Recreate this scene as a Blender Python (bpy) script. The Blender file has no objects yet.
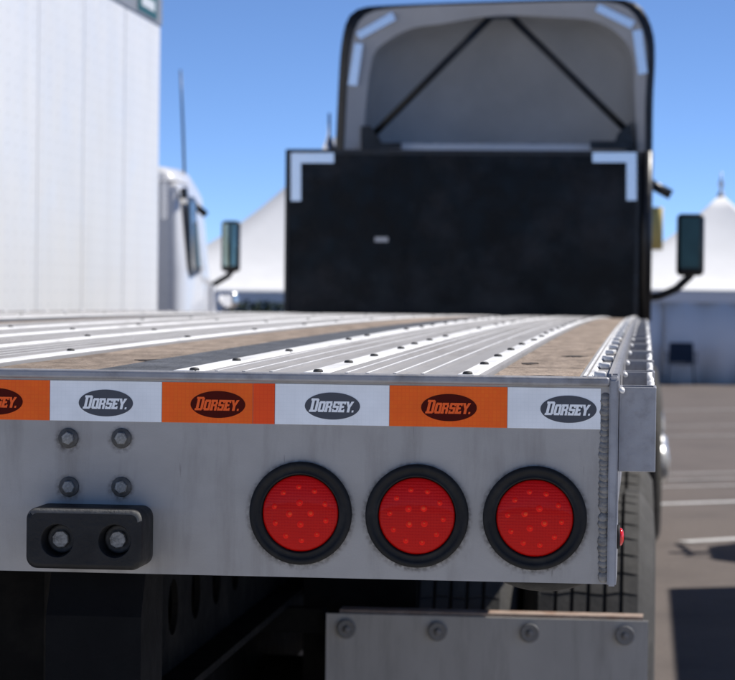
import bpy, bmesh, math, random
from mathutils import Vector, Matrix, Euler
random.seed(7)
R = math.radians
scn = bpy.context.scene
col = scn.collection

# ------------------------------------------------------------------ camera
PW, PH, FPX = 735.0, 680.0, 2634.0
CAM = Vector((0.05, -3.43, 1.565))
_a = Vector((645 - PW / 2, PH / 2 - 300, FPX)).normalized()
_b = Vector((645 - 1000 - PW / 2, PH / 2 - 300 + 11.5, FPX)).normalized()
_n = _b.cross(_a)
if _n.y < 0: _n = -_n
_n.normalize()
# camera-space (right, up, forward) representation of the world axes
YC, ZC = _a, _n
XC = YC.cross(ZC)
if XC.x < 0: XC = -XC
def ray(px, py):
    v = Vector((px - PW / 2, PH / 2 - py, FPX))
    return Vector((v.dot(XC), v.dot(YC), v.dot(ZC)))
def P(px, py, Y):            # point on the plane y = Y
    r = ray(px, py); t = (Y - CAM.y) / r.y
    return CAM + r * t
def PX(px, py, X):           # point on the plane x = X
    r = ray(px, py); t = (X - CAM.x) / r.x
    return CAM + r * t
def G(px, py, z=0.0):        # point on the ground
    r = ray(px, py); t = (z - CAM.z) / r.z
    return CAM + r * t
cd = bpy.data.cameras.new('camera')
cam = bpy.data.objects.new('camera', cd); col.objects.link(cam)
m = Matrix((( XC.x, XC.y, -XC.z, CAM.x), (YC.x, YC.y, -YC.z, CAM.y), (ZC.x, ZC.y, -ZC.z, CAM.z), (0, 0, 0, 1)))
cam.matrix_world = m
cd.sensor_fit = 'HORIZONTAL'; cd.sensor_width = 36.0; cd.lens = FPX / PW * 36.0
cd.clip_start = 0.05; cd.clip_end = 3000
cd.dof.use_dof = True; cd.dof.focus_distance = 3.46; cd.dof.aperture_fstop = 13.5
scn.camera = cam

# ------------------------------------------------------------------ light
SUN_EL, SUN_AZ = R(52), R(65)          # azimuth from +Y towards +X
w = bpy.data.worlds.new('World'); scn.world = w; w.use_nodes = True
nt = w.node_tree
bg = nt.nodes['Background']
sky = nt.nodes.new('ShaderNodeTexSky'); sky.sky_type = 'NISHITA'
sky.sun_disc = False; sky.sun_elevation = SUN_EL; sky.sun_rotation = SUN_AZ
sky.altitude = 6000; sky.air_density = 0.6; sky.dust_density = 0.0; sky.ozone_density = 5.0
nt.links.new(sky.outputs[0], bg.inputs[0]); bg.inputs[1].default_value = 0.14
sd = bpy.data.lights.new('sun', 'SUN'); sd.energy = 4.2; sd.angle = R(0.53); sd.color = (1.0, 0.96, 0.9)
sun = bpy.data.objects.new('sun', sd); col.objects.link(sun)
sdir = Vector((math.sin(SUN_AZ) * math.cos(SUN_EL), math.cos(SUN_AZ) * math.cos(SUN_EL), math.sin(SUN_EL)))
sun.rotation_euler = sdir.to_track_quat('Z', 'Y').to_euler()
sun.location = (20, 10, 30)
vs = scn.view_settings
vs.view_transform = 'Standard'; vs.look = 'None'; vs.exposure = 0.3; vs.gamma = 1.0; vs.use_curve_mapping = False
scn.render.resolution_x = 1024; scn.render.resolution_y = 947

# ------------------------------------------------------------------ materials
def srgb(*c):
    return tuple(((x / 255) / 12.92 if x / 255 <= .04045 else ((x / 255 + .055) / 1.055) ** 2.4) for x in c)
def mat(name, colr, rough=.5, metal=0.0, var=.12, scale=8.0, stretch=(1, 1, 1), bump=0.0, bscale=60.0,
        coat=0.0, rvar=.1, spec=.5, dirt=None, dirt_scale=3.0, dirt_amt=.4, dirt_stretch=(1, 1, 1), bstretch=None):
    m = bpy.data.materials.new(name); m.use_nodes = True
    t = m.node_tree; N = t.nodes; L = t.links
    b = N['Principled BSDF']
    b.inputs['Metallic'].default_value = metal
    b.inputs['Specular IOR Level'].default_value = spec
    b.inputs['Coat Weight'].default_value = coat; b.inputs['Coat Roughness'].default_value = .06
    tc = N.new('ShaderNodeTexCoord')
    def noise(sc, st, det=6, rg=.6):
        mp = N.new('ShaderNodeMapping'); mp.inputs['Scale'].default_value = st
        L.new(tc.outputs['Object'], mp.inputs[0])
        n = N.new('ShaderNodeTexNoise'); n.inputs['Scale'].default_value = sc
        n.inputs['Detail'].default_value = det; n.inputs['Roughness'].default_value = rg
        L.new(mp.outputs[0], n.inputs['Vector']); return n
    n = noise(scale, stretch)
    ramp = N.new('ShaderNodeMapRange'); ramp.inputs[1].default_value = .25; ramp.inputs[2].default_value = .75
    ramp.inputs[3].default_value = 1 - var; ramp.inputs[4].default_value = 1 + var
    L.new(n.outputs[0], ramp.inputs[0])
    mul = N.new('ShaderNodeMix'); mul.data_type = 'RGBA'; mul.blend_type = 'MULTIPLY'; mul.inputs[0].default_value = 1
    mul.inputs[6].default_value = (*colr, 1); L.new(ramp.outputs[0], mul.inputs[7])
    out = mul.outputs[2]
    if dirt:
        d = noise(dirt_scale, dirt_stretch, 8, .65)
        dr = N.new('ShaderNodeMapRange'); dr.inputs[1].default_value = .5; dr.inputs[2].default_value = .72
        dr.inputs[3].default_value = 0; dr.inputs[4].default_value = dirt_amt
        L.new(d.outputs[0], dr.inputs[0])
        mx = N.new('ShaderNodeMix'); mx.data_type = 'RGBA'
        L.new(dr.outputs[0], mx.inputs[0]); L.new(out, mx.inputs[6]); mx.inputs[7].default_value = (*dirt, 1)
        out = mx.outputs[2]
    L.new(out, b.inputs['Base Color'])
    rr = N.new('ShaderNodeMapRange'); rr.inputs[1].default_value = .3; rr.inputs[2].default_value = .7
    rr.inputs[3].default_value = max(.02, rough - rvar); rr.inputs[4].default_value = min(1, rough + rvar)
    n2 = noise(scale * 2.3, stretch); L.new(n2.outputs[0], rr.inputs[0]); L.new(rr.outputs[0], b.inputs['Roughness'])
    if bump:
        n3 = noise(bscale, bstretch or stretch, 5, .65)
        bp = N.new('ShaderNodeBump'); bp.inputs['Strength'].default_value = bump; bp.inputs['Distance'].default_value = .01
        L.new(n3.outputs[0], bp.inputs['Height']); L.new(bp.outputs[0], b.inputs['Normal'])
    return m

M = {}
M['plate'] = mat('rear_plate_aluminium', (.40, .38, .36), .52, .35, .10, 6, (1, 1, 1.6), .06, 220, dirt=(.16, .14, .12), dirt_scale=8, dirt_amt=.45, dirt_stretch=(2.2, 1, .35))
M['frame'] = mat('frame_aluminium', (.36, .36, .38), .55, .5, .16, 20, (1, 1, 1), .08, 150, dirt=(.1, .09, .08), dirt_scale=25, dirt_amt=.45)
M['weld'] = mat('weld_metal', (.25, .24, .228), .5, .6, .3, 90, (1, 1, 1), .2, 260, dirt=(.05, .045, .04), dirt_scale=60, dirt_amt=.6)
M['deck'] = mat('deck_aluminium', (.36, .35, .35), .75, .05, .14, 9, (1, .12, 1), .05, 120, dirt=(.22, .205, .195), dirt_scale=16, dirt_amt=.6, dirt_stretch=(1, .12, 1), spec=.25)
M['strip'] = mat('deck_bright_strip', (.9, .89, .88), .6, .1, .1, 12, (1, .2, 1), .04, 120, dirt=(.4, .39, .375), dirt_scale=22, dirt_amt=.6, dirt_stretch=(1, .3, 1))
M['screw'] = mat('screw_steel', (.06, .058, .055), .6, .2, .3, 200, (1, 1, 1), .1, 300)
M['clip'] = mat('clip_zinc', (.72, .71, .7), .55, .2, .15, 80)
M['wood'] = mat('nailing_wood', (.33, .265, .215), .9, 0, .4, 30, (1, .3, 1), .7, 60, spec=.1, dirt=(.15, .118, .093), dirt_scale=14, dirt_amt=.6, dirt_stretch=(1, .5, 1))
def per_object(m, amt):
    t = m.node_tree; N = t.nodes; L = t.links; b = N['Principled BSDF']; src = b.inputs['Base Color'].links[0].from_socket
    oi = N.new('ShaderNodeObjectInfo'); mr = N.new('ShaderNodeMapRange'); mr.inputs[3].default_value = 1 - amt; mr.inputs[4].default_value = 1 + amt
    L.new(oi.outputs['Random'], mr.inputs[0])
    mx = N.new('ShaderNodeMix'); mx.data_type = 'RGBA'; mx.blend_type = 'MULTIPLY'; mx.inputs[0].default_value = 1
    L.new(src, mx.inputs[6]); L.new(mr.outputs[0], mx.inputs[7]); L.new(mx.outputs[2], b.inputs['Base Color'])
per_object(M['wood'], .18)
M['darkwood'] = mat('dark_board', (.115, .12, .132), .7, 0, .35, 20, (1, .4, 1), .8, 50, spec=.25, dirt=(.035, .035, .035), dirt_scale=10, dirt_amt=.7, dirt_stretch=(.5, 2.0, 1))
M['rubber'] = mat('black_rubber', (.009, .009, .010), .5, 0, .4, 12, (1, 1, 1), .15, 120, spec=.3, dirt=(.04, .038, .036), dirt_scale=14, dirt_amt=.35)
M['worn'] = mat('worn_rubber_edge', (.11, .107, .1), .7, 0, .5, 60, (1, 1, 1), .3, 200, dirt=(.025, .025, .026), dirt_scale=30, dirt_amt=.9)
M['grommet'] = mat('grommet_rubber', (.011, .011, .012), .6, 0, .25, 20, (1, 1, 1), .08, 200, spec=.25, dirt=(.045, .043, .04), dirt_scale=30, dirt_amt=.35)
M['tyre'] = mat('tyre_rubber', (.075, .072, .068), .8, 0, .25, 14, (1, 1, 1), .15, 90, spec=.25, dirt=(.12, .11, .098), dirt_scale=10, dirt_amt=.5)
M['bolt'] = mat('bolt_steel', (.3, .295, .28), .5, .4, .5, 220, (1, 1, 1), .12, 400, dirt=(.07, .058, .045), dirt_scale=150, dirt_amt=.85)
M['washer'] = mat('washer_grimy', (.1, .096, .09), .6, .3, .4, 140, (1, 1, 1), .15, 300)
M['under'] = mat('underframe_black', (.009, .0087, .0083), .7, 0, .3, 10, (1, 1, 1), .1, 60, dirt=(.035, .03, .025), dirt_scale=5, dirt_amt=.4, spec=.05)
M['flap'] = mat('mud_flap_grey', (.47, .455, .43), .6, .05, .1, 6, (1, 1, .5), .05, 120, dirt=(.2, .18, .16), dirt_scale=9, dirt_amt=.4, dirt_stretch=(2.5, 1, .35))
M['flapw'] = mat('flap_hardware', (.24, .235, .23), .6, .2, .25, 90, (1, 1, 1), .1, 200, dirt=(.08, .07, .06), dirt_scale=70, dirt_amt=.6)
M['guard'] = mat('guard_black_paint', (.008, .0083, .0095), .7, 0, .3, 8, (1, 1, 1), .1, 80, spec=.06)
M['rust'] = mat('rusty_bar', (.42, .32, .26), .7, .2, .3, 30, (1, 1, 1), .1, 90, dirt=(.28, .13, .07), dirt_scale=20, dirt_amt=.7)
M['bulk'] = mat('black_gloss_panel', (.006, .006, .006), .25, 0, .4, 3, (1, 1, 1), .05, 1.6, rvar=.12, spec=.16, dirt=(.05, .05, .056), dirt_scale=1.9, dirt_amt=.5)  # dirt blotches: dust smudges, also painted for the panel's mottled reflections
M['black'] = mat('black_paint', (.012, .012, .013), .35, 0, .2, 6)
M['fair_in'] = mat('fairing_interior_grey', (.46, .45, .43), .6, 0, .12, 2.5, (1, 1, 1), 0, dirt=(.33, .32, .31), dirt_scale=2, dirt_amt=.4)
M['fair_rim'] = mat('fairing_flange_grey', (.54, .53, .52), .5, 0, .08, 4, dirt=(.5, .5, .5), dirt_scale=6, dirt_amt=.3)
M['white'] = mat('white_vehicle_paint', (.78, .78, .79), .3, 0, .03, 3, coat=.4)
M['boxwhite'] = mat('white_trailer_sheet', (.83, .83, .83), .42, 0, .035, 2.2, (1, 1, .5), .06, 9, dirt=(.7, .7, .7), dirt_scale=3, dirt_amt=.4, dirt_stretch=(1, 1, .2))
M['seam'] = mat('seam_post', (.7, .7, .71), .5, 0, .05, 12)
M['rail'] = mat('grey_top_rail', (.32, .325, .33), .5, .3, .1, 6)
M['chrome'] = mat('chrome', (.82, .82, .83), .12, 1, .05, 6, rvar=.05)
M['alloy'] = mat('polished_alloy', (.85, .84, .82), .32, .7, .1, 12)
M['glass'] = mat('dark_cab_glass', (.02, .028, .032), .08, 0, .1, 4, rvar=.03, spec=.8)
M['mirror'] = mat('mirror_glass', (.5, .64, .57), .05, 1, .03, 4, rvar=.02)
M['mirror_dark'] = mat('mirror_glass_dark', (.03, .055, .048), .12, .55, .2, 4, rvar=.02)
M['tent'] = mat('tent_white_fabric', (.86, .855, .85), .7, 0, .04, 1.5, (1, 1, 1), .1, 3)
M['asphalt'] = mat('asphalt', (.158, .134, .122), .9, 0, .2, 40, (1, 1, 1), .3, 160, spec=.2, dirt=(.085, .075, .07), dirt_scale=.8, dirt_amt=.6)
M['concrete'] = mat('pale_concrete', (.5, .485, .46), .9, 0, .1, 6, (1, 1, 1), .15, 120, spec=.2, dirt=(.36, .34, .32), dirt_scale=1.5, dirt_amt=.35)
M['line_worn'] = mat('worn_parking_paint', (.36, .34, .325), .8, 0, .2, 8, dirt=(.17, .15, .14), dirt_scale=5, dirt_amt=.9)
M['line'] = mat('parking_paint', (.62, .61, .6), .7, 0, .12, 10, dirt=(.2, .185, .175), dirt_scale=9, dirt_amt=.6)
M['green'] = mat('hedge_leaf', (.035, .06, .03), .6, 0, .4, 4)
M['emblem_green'] = mat('emblem_green', (.01, .09, .06), .4, 0, .1, 20)
M['emblem_white'] = mat('emblem_white', (.75, .78, .77), .4, 0, .05, 20)
M['blue'] = mat('blue_chair_fabric', (.02, .03, .05), .8, 0, .2, 12)
M['yellow'] = mat('yellow_banner', (.65, .5, .16), .7, 0, .08, 6)
M['steel'] = mat('galvanised_steel', (.5, .5, .51), .45, .6, .12, 12)
M['redlens'] = mat('red_marker_lens', (.75, .015, .015), .15, 0, .1, 90, coat=.6)

def tape_mat(name, c, grid=True, metal=.45, c2=None):
    m = bpy.data.materials.new(name); m.use_nodes = True
    t = m.node_tree; N = t.nodes; L = t.links; b = N['Principled BSDF']
    tc = N.new('ShaderNodeTexCoord')
    b.inputs['Roughness'].default_value = .35; b.inputs['Metallic'].default_value = metal
    b.inputs['Coat Weight'].default_value = .05
    br = N.new('ShaderNodeTexBrick'); br.inputs['Scale'].default_value = 1.0
    br.offset = 0.0
    br.inputs['Brick Width'].default_value = .0052; br.inputs['Row Height'].default_value = .0052
    br.inputs['Mortar Size'].default_value = .0006; br.inputs['Mortar Smooth'].default_value = .4
    k = (c2 or c)
    br.inputs['Color1'].default_value = (*c, 1); br.inputs['Color2'].default_value = (*k, 1)
    br.inputs['Mortar'].default_value = (c[0] * .97, c[1] * (.975 if c[1] > .5 else .8), c[2] * (.975 if c[1] > .5 else .8), 1)
    mp = N.new('ShaderNodeMapping'); mp.inputs['Rotation'].default_value = (R(90), 0, 0)
    L.new(tc.outputs['Object'], mp.inputs[0]); L.new(mp.outputs[0], br.inputs['Vector'])
    n = N.new('ShaderNodeTexNoise'); n.inputs['Scale'].default_value = 22; n.inputs['Detail'].default_value = 6
    L.new(tc.outputs['Object'], n.inputs['Vector'])
    mr = N.new('ShaderNodeMapRange'); mr.inputs[1].default_value = .3; mr.inputs[2].default_value = .7
    mr.inputs[3].default_value = .9; mr.inputs[4].default_value = 1.04
    L.new(n.outputs[0], mr.inputs[0])
    mx = N.new('ShaderNodeMix'); mx.data_type = 'RGBA'; mx.blend_type = 'MULTIPLY'; mx.inputs[0].default_value = 1
    L.new(br.outputs['Color'], mx.inputs[6]); L.new(mr.outputs[0], mx.inputs[7])
    L.new(mx.outputs[2], b.inputs['Base Color'])
    return m
M['tape_white'] = tape_mat('white_reflective_tape', (.93, .93, .93))
M['tape_orange'] = tape_mat('orange_reflective_tape', (1.0, .15, .004), c2=(1.0, .13, .004))
M['tape_red'] = tape_mat('red_orange_reflective_tape', (.98, .085, .004))
M['logo_grey'] = mat('logo_slate', (.095, .102, .12), .5, 0, .06, 60, spec=.1)
M['logo_maroon'] = mat('logo_maroon', (.085, .007, .004), .5, 0, .06, 60, spec=.08)
M['logo_white'] = mat('logo_white', (.93, .93, .93), .35, .35, .03, 60)
M['logo_orange'] = mat('logo_orange', (1.0, .12, .006), .35, .3, .03, 60)
M['mark_white'] = mat('white_reflective_marking', (.97, .97, .97), .22, .75, .02, 30, rvar=.015)

def lens_mat():      # moulded red lens: fine square prism optics
    m = mat('red_tail_lens', (.62, .0045, .003), .3, 0, .06, 30, coat=.12, rvar=.03, spec=.12)
    t = m.node_tree; N = t.nodes; L = t.links; b = N['Principled BSDF']
    tc = N.new('ShaderNodeTexCoord'); v = N.new('ShaderNodeTexVoronoi'); v.inputs['Scale'].default_value = 260; v.inputs['Randomness'].default_value = .12
    L.new(tc.outputs['Object'], v.inputs['Vector'])
    bp = N.new('ShaderNodeBump'); bp.inputs['Strength'].default_value = .5; bp.inputs['Distance'].default_value = .0015
    L.new(v.outputs['Distance'], bp.inputs['Height']); L.new(bp.outputs[0], b.inputs['Normal'])
    return m
M['lens'] = lens_mat()
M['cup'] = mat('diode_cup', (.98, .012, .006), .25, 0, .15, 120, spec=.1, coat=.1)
M['diode'] = mat('diode_reflector', (1, .07, .025), .3, 0, .1, 200, rvar=.05, spec=.08)  # sparkle of the diode cores is put into this brighter colour

# ------------------------------------------------------------------ helpers
W = {}
def place(o, parent=None, loc=(0, 0, 0), rot=(0, 0, 0), scl=(1, 1, 1)):
    o.location = loc; o.rotation_euler = rot; o.scale = scl
    W[o.name] = Matrix.LocRotScale(Vector(loc), Euler(rot), Vector(scl))
    if parent is not None:
        o.parent = parent; o.matrix_parent_inverse = W[parent.name].inverted()
    return o
def thing(name, label, cat, loc, group=None):
    o = bpy.data.objects.new(name, None); col.objects.link(o); o.empty_display_size = .3
    o['label'] = label; o['category'] = cat
    if group: o['group'] = group
    return place(o, None, loc)
def tag(o, label, cat, group=None):
    o['label'] = label; o['category'] = cat
    if group: o['group'] = group
    return o
class MB:
    def __init__(s): s.v = []; s.f = []; s.sm = []
    def poly(s, pts, smooth=False):
        i = len(s.v); s.v += [tuple(p) for p in pts]; s.f.append(tuple(range(i, i + len(pts)))); s.sm.append(smooth)
    def quadgrid(s, rows, closed=False, smooth=True):
        i = len(s.v); n = len(rows[0])
        for r in rows: s.v += [tuple(p) for p in r]
        for a in range(len(rows) - 1):
            for b in range(n if closed else n - 1):
                c = (b + 1) % n
                s.f.append((i + a * n + b, i + a * n + c, i + (a + 1) * n + c, i + (a + 1) * n + b)); s.sm.append(smooth)
    def box(s, x0, x1, y0, y1, z0, z1):
        i = len(s.v)
        s.v += [(x0, y0, z0), (x1, y0, z0), (x1, y1, z0), (x0, y1, z0), (x0, y0, z1), (x1, y0, z1), (x1, y1, z1), (x0, y1, z1)]
        for f in ((0, 3, 2, 1), (4, 5, 6, 7), (0, 1, 5, 4), (1, 2, 6, 5), (2, 3, 7, 6), (3, 0, 4, 7)):
            s.f.append(tuple(i + k for k in f)); s.sm.append(False)
    def tube(s, p0, p1, r0, r1=None, n=10, cap=True):
        r1 = r0 if r1 is None else r1
        p0 = Vector(p0); p1 = Vector(p1); d = (p1 - p0).normalized()
        a = d.orthogonal().normalized(); b = d.cross(a)
        rows = [[p + (a * math.cos(t) + b * math.sin(t)) * r for t in [2 * math.pi * k / n for k in range(n)]] for p, r in ((p0, r0), (p1, r1))]
        s.quadgrid(rows, True, True)
        if cap: s.poly(rows[0][::-1]); s.poly(rows[1])
    def path(s, pts, r, n=10):
        pts = [Vector(p) for p in pts]; rows = []
        a = None
        for k, p in enumerate(pts):
            d = (pts[min(k + 1, len(pts) - 1)] - pts[max(k - 1, 0)]).normalized()
            if a is None: a = d.orthogonal().normalized()
            a = (a - d * a.dot(d)).normalized(); b = d.cross(a)
            rr = r[k] if isinstance(r, (list, tuple)) else r
            rows.append([p + (a * math.cos(t) + b * math.sin(t)) * rr for t in [2 * math.pi * q / n for q in range(n)]])
        s.quadgrid(rows, True, True); s.poly(rows[0][::-1]); s.poly(rows[-1])
    def prism(s, pts, vec):
        vec = Vector(vec); q = [Vector(p) + vec for p in pts]; p = [Vector(x) for x in pts]
        s.poly(p); s.poly(q[::-1])
        for k in range(len(p)):
            j = (k + 1) % len(p); s.poly([p[j], p[k], q[k], q[j]])
    def lathe(s, prof, axis='Y', n=32, c=(0, 0, 0), smooth=True, capends=True):   # prof: (r, h)
        rows = []
        for r, h in prof:
            row = []
            for k in range(n):
                t = 2 * math.pi * k / n; u, v = r * math.cos(t), r * math.sin(t)
                row.append((c[0] + u, c[1] + h, c[2] + v) if axis == 'Y' else ((c[0] + h, c[1] + u, c[2] + v) if axis == 'X' else (c[0] + u, c[1] + v, c[2] + h)))
            rows.append(row)
        s.quadgrid(rows, True, smooth)
        if capends: s.poly(rows[0][::-1]); s.poly(rows[-1])
    def mesh(s, name, mt=None, recalc=True):
        me = bpy.data.meshes.new(name); me.from_pydata(s.v, [], s.f)
        me.polygons.foreach_set('use_smooth', s.sm)
        if recalc:
            bm = bmesh.new(); bm.from_mesh(me)
            bmesh.ops.remove_doubles(bm, verts=bm.verts, dist=1e-6)
            bmesh.ops.recalc_face_normals(bm, faces=bm.faces); bm.to_mesh(me); bm.free()
        if mt: me.materials.append(M[mt])
        me.update(); return me
    def build(s, name, mt, parent=None, loc=(0, 0, 0), rot=(0, 0, 0), label=None):
        return put(name, s.mesh(name, mt), parent, loc, rot, label)
def put(name, me, parent=None, loc=(0, 0, 0), rot=(0, 0, 0), label=None, scl=(1, 1, 1)):
    o = bpy.data.objects.new(name, me); col.objects.link(o)
    if label: o['label'] = label
    return place(o, parent, loc, rot, scl)
def rbox(x0, x1, y0, y1, z0, z1, r, seg=3, mt=None, name='box', smooth=True):
    bm = bmesh.new(); bmesh.ops.create_cube(bm, size=1.0)
    for v in bm.verts:
        v.co = Vector(((x0 + x1) / 2 + v.co.x * (x1 - x0), (y0 + y1) / 2 + v.co.y * (y1 - y0), (z0 + z1) / 2 + v.co.z * (z1 - z0)))
    bmesh.ops.bevel(bm, geom=bm.edges[:], offset=r, segments=seg, affect='EDGES', profile=.5)
    me = bpy.data.meshes.new(name); bm.to_mesh(me); bm.free()
    big = max(p.area for p in me.polygons) * .2
    for p in me.polygons: p.use_smooth = smooth and p.area < big
    if mt: me.materials.append(M[mt])
    return me
def ellipse_pts(cx, cz, a, b, y, n=40):
    return [(cx + a * math.cos(2 * math.pi * k / n), y, cz + b * math.sin(2 * math.pi * k / n)) for k in range(n)]

# ------------------------------------------------------------------ ground
mb = MB(); mb.poly([(-600, -300, 0), (600, -300, 0), (600, 1500, 0), (-600, 1500, 0)])
g = mb.build('ground', 'asphalt'); g['kind'] = 'structure'
def pline(pa, pb, wd, mt='line'):
    a, b = G(*pa), G(*pb); d = (b - a); d.z = 0; d.normalize(); n = Vector((-d.y, d.x, 0)) * wd / 2
    q = MB(); q.poly([(a - n).to_tuple()[:2] + (.004,), (b - n).to_tuple()[:2] + (.004,), (b + n).to_tuple()[:2] + (.004,), (a + n).to_tuple()[:2] + (.004,)])
    o = q.build('parking_line', mt); o['kind'] = 'structure'
pline((640, 505), (900, 496), .13)
pline((684, 542), (900, 529), .12)
# unseen pale apron added behind the trailer to bounce light onto its rear
apron = bpy.data.objects.new('concrete_apron', None); col.objects.link(apron); place(apron, None, (0, -12, 0)); apron['kind'] = 'structure'
q = MB(); q.box(-2.19, 2.19, -2.19, 2.19, 0, .012); slab_me = q.mesh('slab', 'concrete')
for i in range(-5, 5):
    for j in range(6): put('slab', slab_me, apron, (i * 4.4 + .6, -.6 - j * 4.4, 0))
for yy, wd in ((487, .12), (480, .12), (474, .12)):
    pline((600, yy + 2), (900, yy - 6), wd, 'line_worn')
for yy, wd in ((437, .14), (427, .12), (411, .16)):
    pline((560, yy + 1), (900, yy - 4), wd, 'line_worn')

# ------------------------------------------------------------------ flatbed trailer
LEN = 14.6
ZD = P(600, 379.5, 0).z
def camber(y): return .0080 * y - .0099 / LEN * y * y if y > 0 else 0.0
YS = [LEN * k / 30 for k in range(31)]
def nx(px): return .05 + (px - 645) / 768.0      # near-edge pixel to metres across the deck
XR, XL = .0174, -2.54
XC0 = (XR + XL) / 2
flat = thing('flatbed_trailer', 'silver flatbed trailer with wood and aluminium deck and three red tail lights', 'trailer', (XC0, LEN / 2, 0))
def extrude(prof, ys, z0):          # closed profile (x, dz) extruded along y following the camber
    q = MB(); rows = [[(x, y, z0 + dz + camber(y)) for x, dz in prof] for y in ys]
    q.quadgrid(rows, True, False); q.poly(rows[0][::-1]); q.poly(rows[-1]); return q
def seg(y0, y1, n):
    return [y0 + (y1 - y0) * k / n for k in range(n + 1)]
YD0 = .012
def plank(x0, x1, ribs, mt='deck'):
    prof = [(x0 + .001, -.03), (x0 + .001, 0)]
    for r in ribs:
        prof += [(r - .0028, 0), (r - .0021, .004), (r + .0021, .004), (r + .0028, 0)]
    prof += [(x1 - .001, 0), (x1 - .001, -.03)]
    o = extrude(prof, seg(YD0, LEN - .06, 30), ZD).build('deck_plank', mt, flat)
    o.data.materials.append(M['strip'])          # worn bright rib crowns
    for p in o.data.polygons:
        if any(abs(p.center.x - r) < .0027 for r in ribs) and abs(p.normal.x) < .98 and p.normal.y > -.5 and p.area < 1: p.material_index = 1
def strip(x0, x1, name='screw_strip'):
    extrude([(x0, .0002), (x0 + .002, .0035), (x1 - .002, .0035), (x1, .0002)], seg(YD0, LEN - .06, 30), ZD).build(name, 'strip', flat)
# screws
sm = MB(); sm.lathe([(.0066, 0), (.0066, .0018), (.005, .0036), (.0015, .0041)], 'Z', 12); sm_me = sm.mesh('screw', 'screw')
def screws(x, step=.406, jit=.0, skip=0.0, y0=.02):
    y = y0
    while y < LEN - .2:
        if random.random() >= skip:
            yy = y + random.uniform(-jit, jit); put('screw', sm_me, flat, (x + random.uniform(-.004, .004), max(.025, yy), ZD + .0035 + camber(yy)))
        y += step
def mirx(x): return 2 * XC0 - x
def deck_half(f, first):
    def span(a, b):
        a, b = f(a), f(b); return (min(a, b), max(a, b))
    # edge plank with clips
    a, b = span(nx(578.6), nx(609.5)); plank(a, b, [f(nx(586))])
    a, b = span(nx(588), nx(595)); strip(a, b)
    # plank B
    a, b = span(nx(323), nx(484)); plank(a, b, [f(nx(p)) for p in (346, 367, 395, 423)])
    a, b = span(nx(457), nx(476)); strip(a, b)
    # plank C
    a, b = span(nx(165), nx(323)); plank(a, b, [f(nx(p)) for p in (213, 241, 269)])
    a, b = span(nx(301), nx(322)); strip(a, b)
    a, b = span(nx(167), nx(191)); strip(a, b)
    if first:
        screws(f(nx(467))); screws(f(nx(313)), .39, .05, .1); screws(f(nx(186)), .45, .06, .15)
    else:
        screws(f(nx(313)), .8, .1)
    # clips along the edge
    cm = rbox(-.0075, .0075, -.02, .02, 0, .009, .0025, 2, 'clip', 'clip')
    y = .04
    while y < LEN - .2:
        put('clip', cm, flat, (f(nx(601)), y, ZD + camber(y)), (0, 0, random.uniform(-.15, .15))); y += .365
deck_half(lambda x: x, True)
deck_half(mirx, False)
# centre planks between the two inner nailing strips
xa, xb = mirx(nx(-60)), nx(-60)
wd = (xb - xa) / 4
for k in range(4):
    x1 = xb - k * wd; plank(x1 - wd, x1, [x1 - wd * q for q in (.3, .45, .62, .78)])
    strip(x1 - .026, x1 - .006)
    screws(x1 - .012 - .006, .9, .2, .3)
# wood nailing strips: boards
def boards(x0, x1, lens, mt, top=-.004):
    y = YD0
    for ln in lens:
        y1 = min(y + ln, LEN - .06)
        if y1 - y < .2: break
        n = max(6, int((y1 - y) / .12))
        q = MB(); dz = random.uniform(-.0003, .0003)
        prof = [(x0 + .0015, -.03), (x0 + .0015, -.003), (x0 + .004, 0), (x1 - .004, 0), (x1 - .0015, -.003), (x1 - .0015, -.03)]
        rows = []
        for yy in seg(y + .003, y1 - .003, n):
            rows.append([(x, yy, ZD + top + dz + d + camber(yy) + (random.uniform(-.0004, .0004) if d == 0 else 0)) for x, d in prof])
        q.quadgrid(rows, True, False); q.poly(rows[0][::-1]); q.poly(rows[-1])
        q.build('board', mt, flat); y = y1
boards(nx(484), nx(578.6), (.52, 1.3, 1.9, 2.6, 2.4, 3.1, 3, 3), 'wood')
boards(nx(-60), nx(64), (.9, 1.7, 2.4, 2.8, 3.1, 4), 'wood')
boards(nx(64), nx(165), (4.4, 3.2, 3.9, 4.0), 'darkwood', -.002)
boards(mirx(nx(578.6)), mirx(nx(484)), (3.3, 2.9, 4.4, 4.1), 'wood')
boards(mirx(nx(64)), mirx(nx(-60)), (2.6, 4.4, 3.2, 4.1, 2), 'wood')
boards(mirx(nx(165)), mirx(nx(64)), (3.6, 3.4, 4.2, 4), 'darkwood', -.002)
# cracks: short dark splits in the nailing boards (sunk grooves with their own edges)
cr = M['crack'] = mat('crack_dark', (.045, .033, .025), .95, 0, .5, 40)
for (cxp, yy, ln) in ((540, .17, .026), (553, 1.15, .024), (508, .72, .014), (512, 5.6, .03), (72, .1, .012), (60, .62, .03)):
    x = nx(cxp); z = ZD + camber(yy) - .0030; ck = MB(); rg = random.Random(int(cxp)); up, dn = [], []
    for k in range(9):
        u = -1 + k / 4; hw_ = .055 * (1 - u * u) * rg.uniform(.5, 1.1) + .001; off = rg.uniform(-.015, .015)
        up.append((x + ln * u, yy + hw_ + off, z)); dn.append((x + ln * u, yy - hw_ + off, z))
    ck.prism(up + dn[::-1], (0, 0, -.004)); ck.build('gouge', 'crack', flat)

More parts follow.
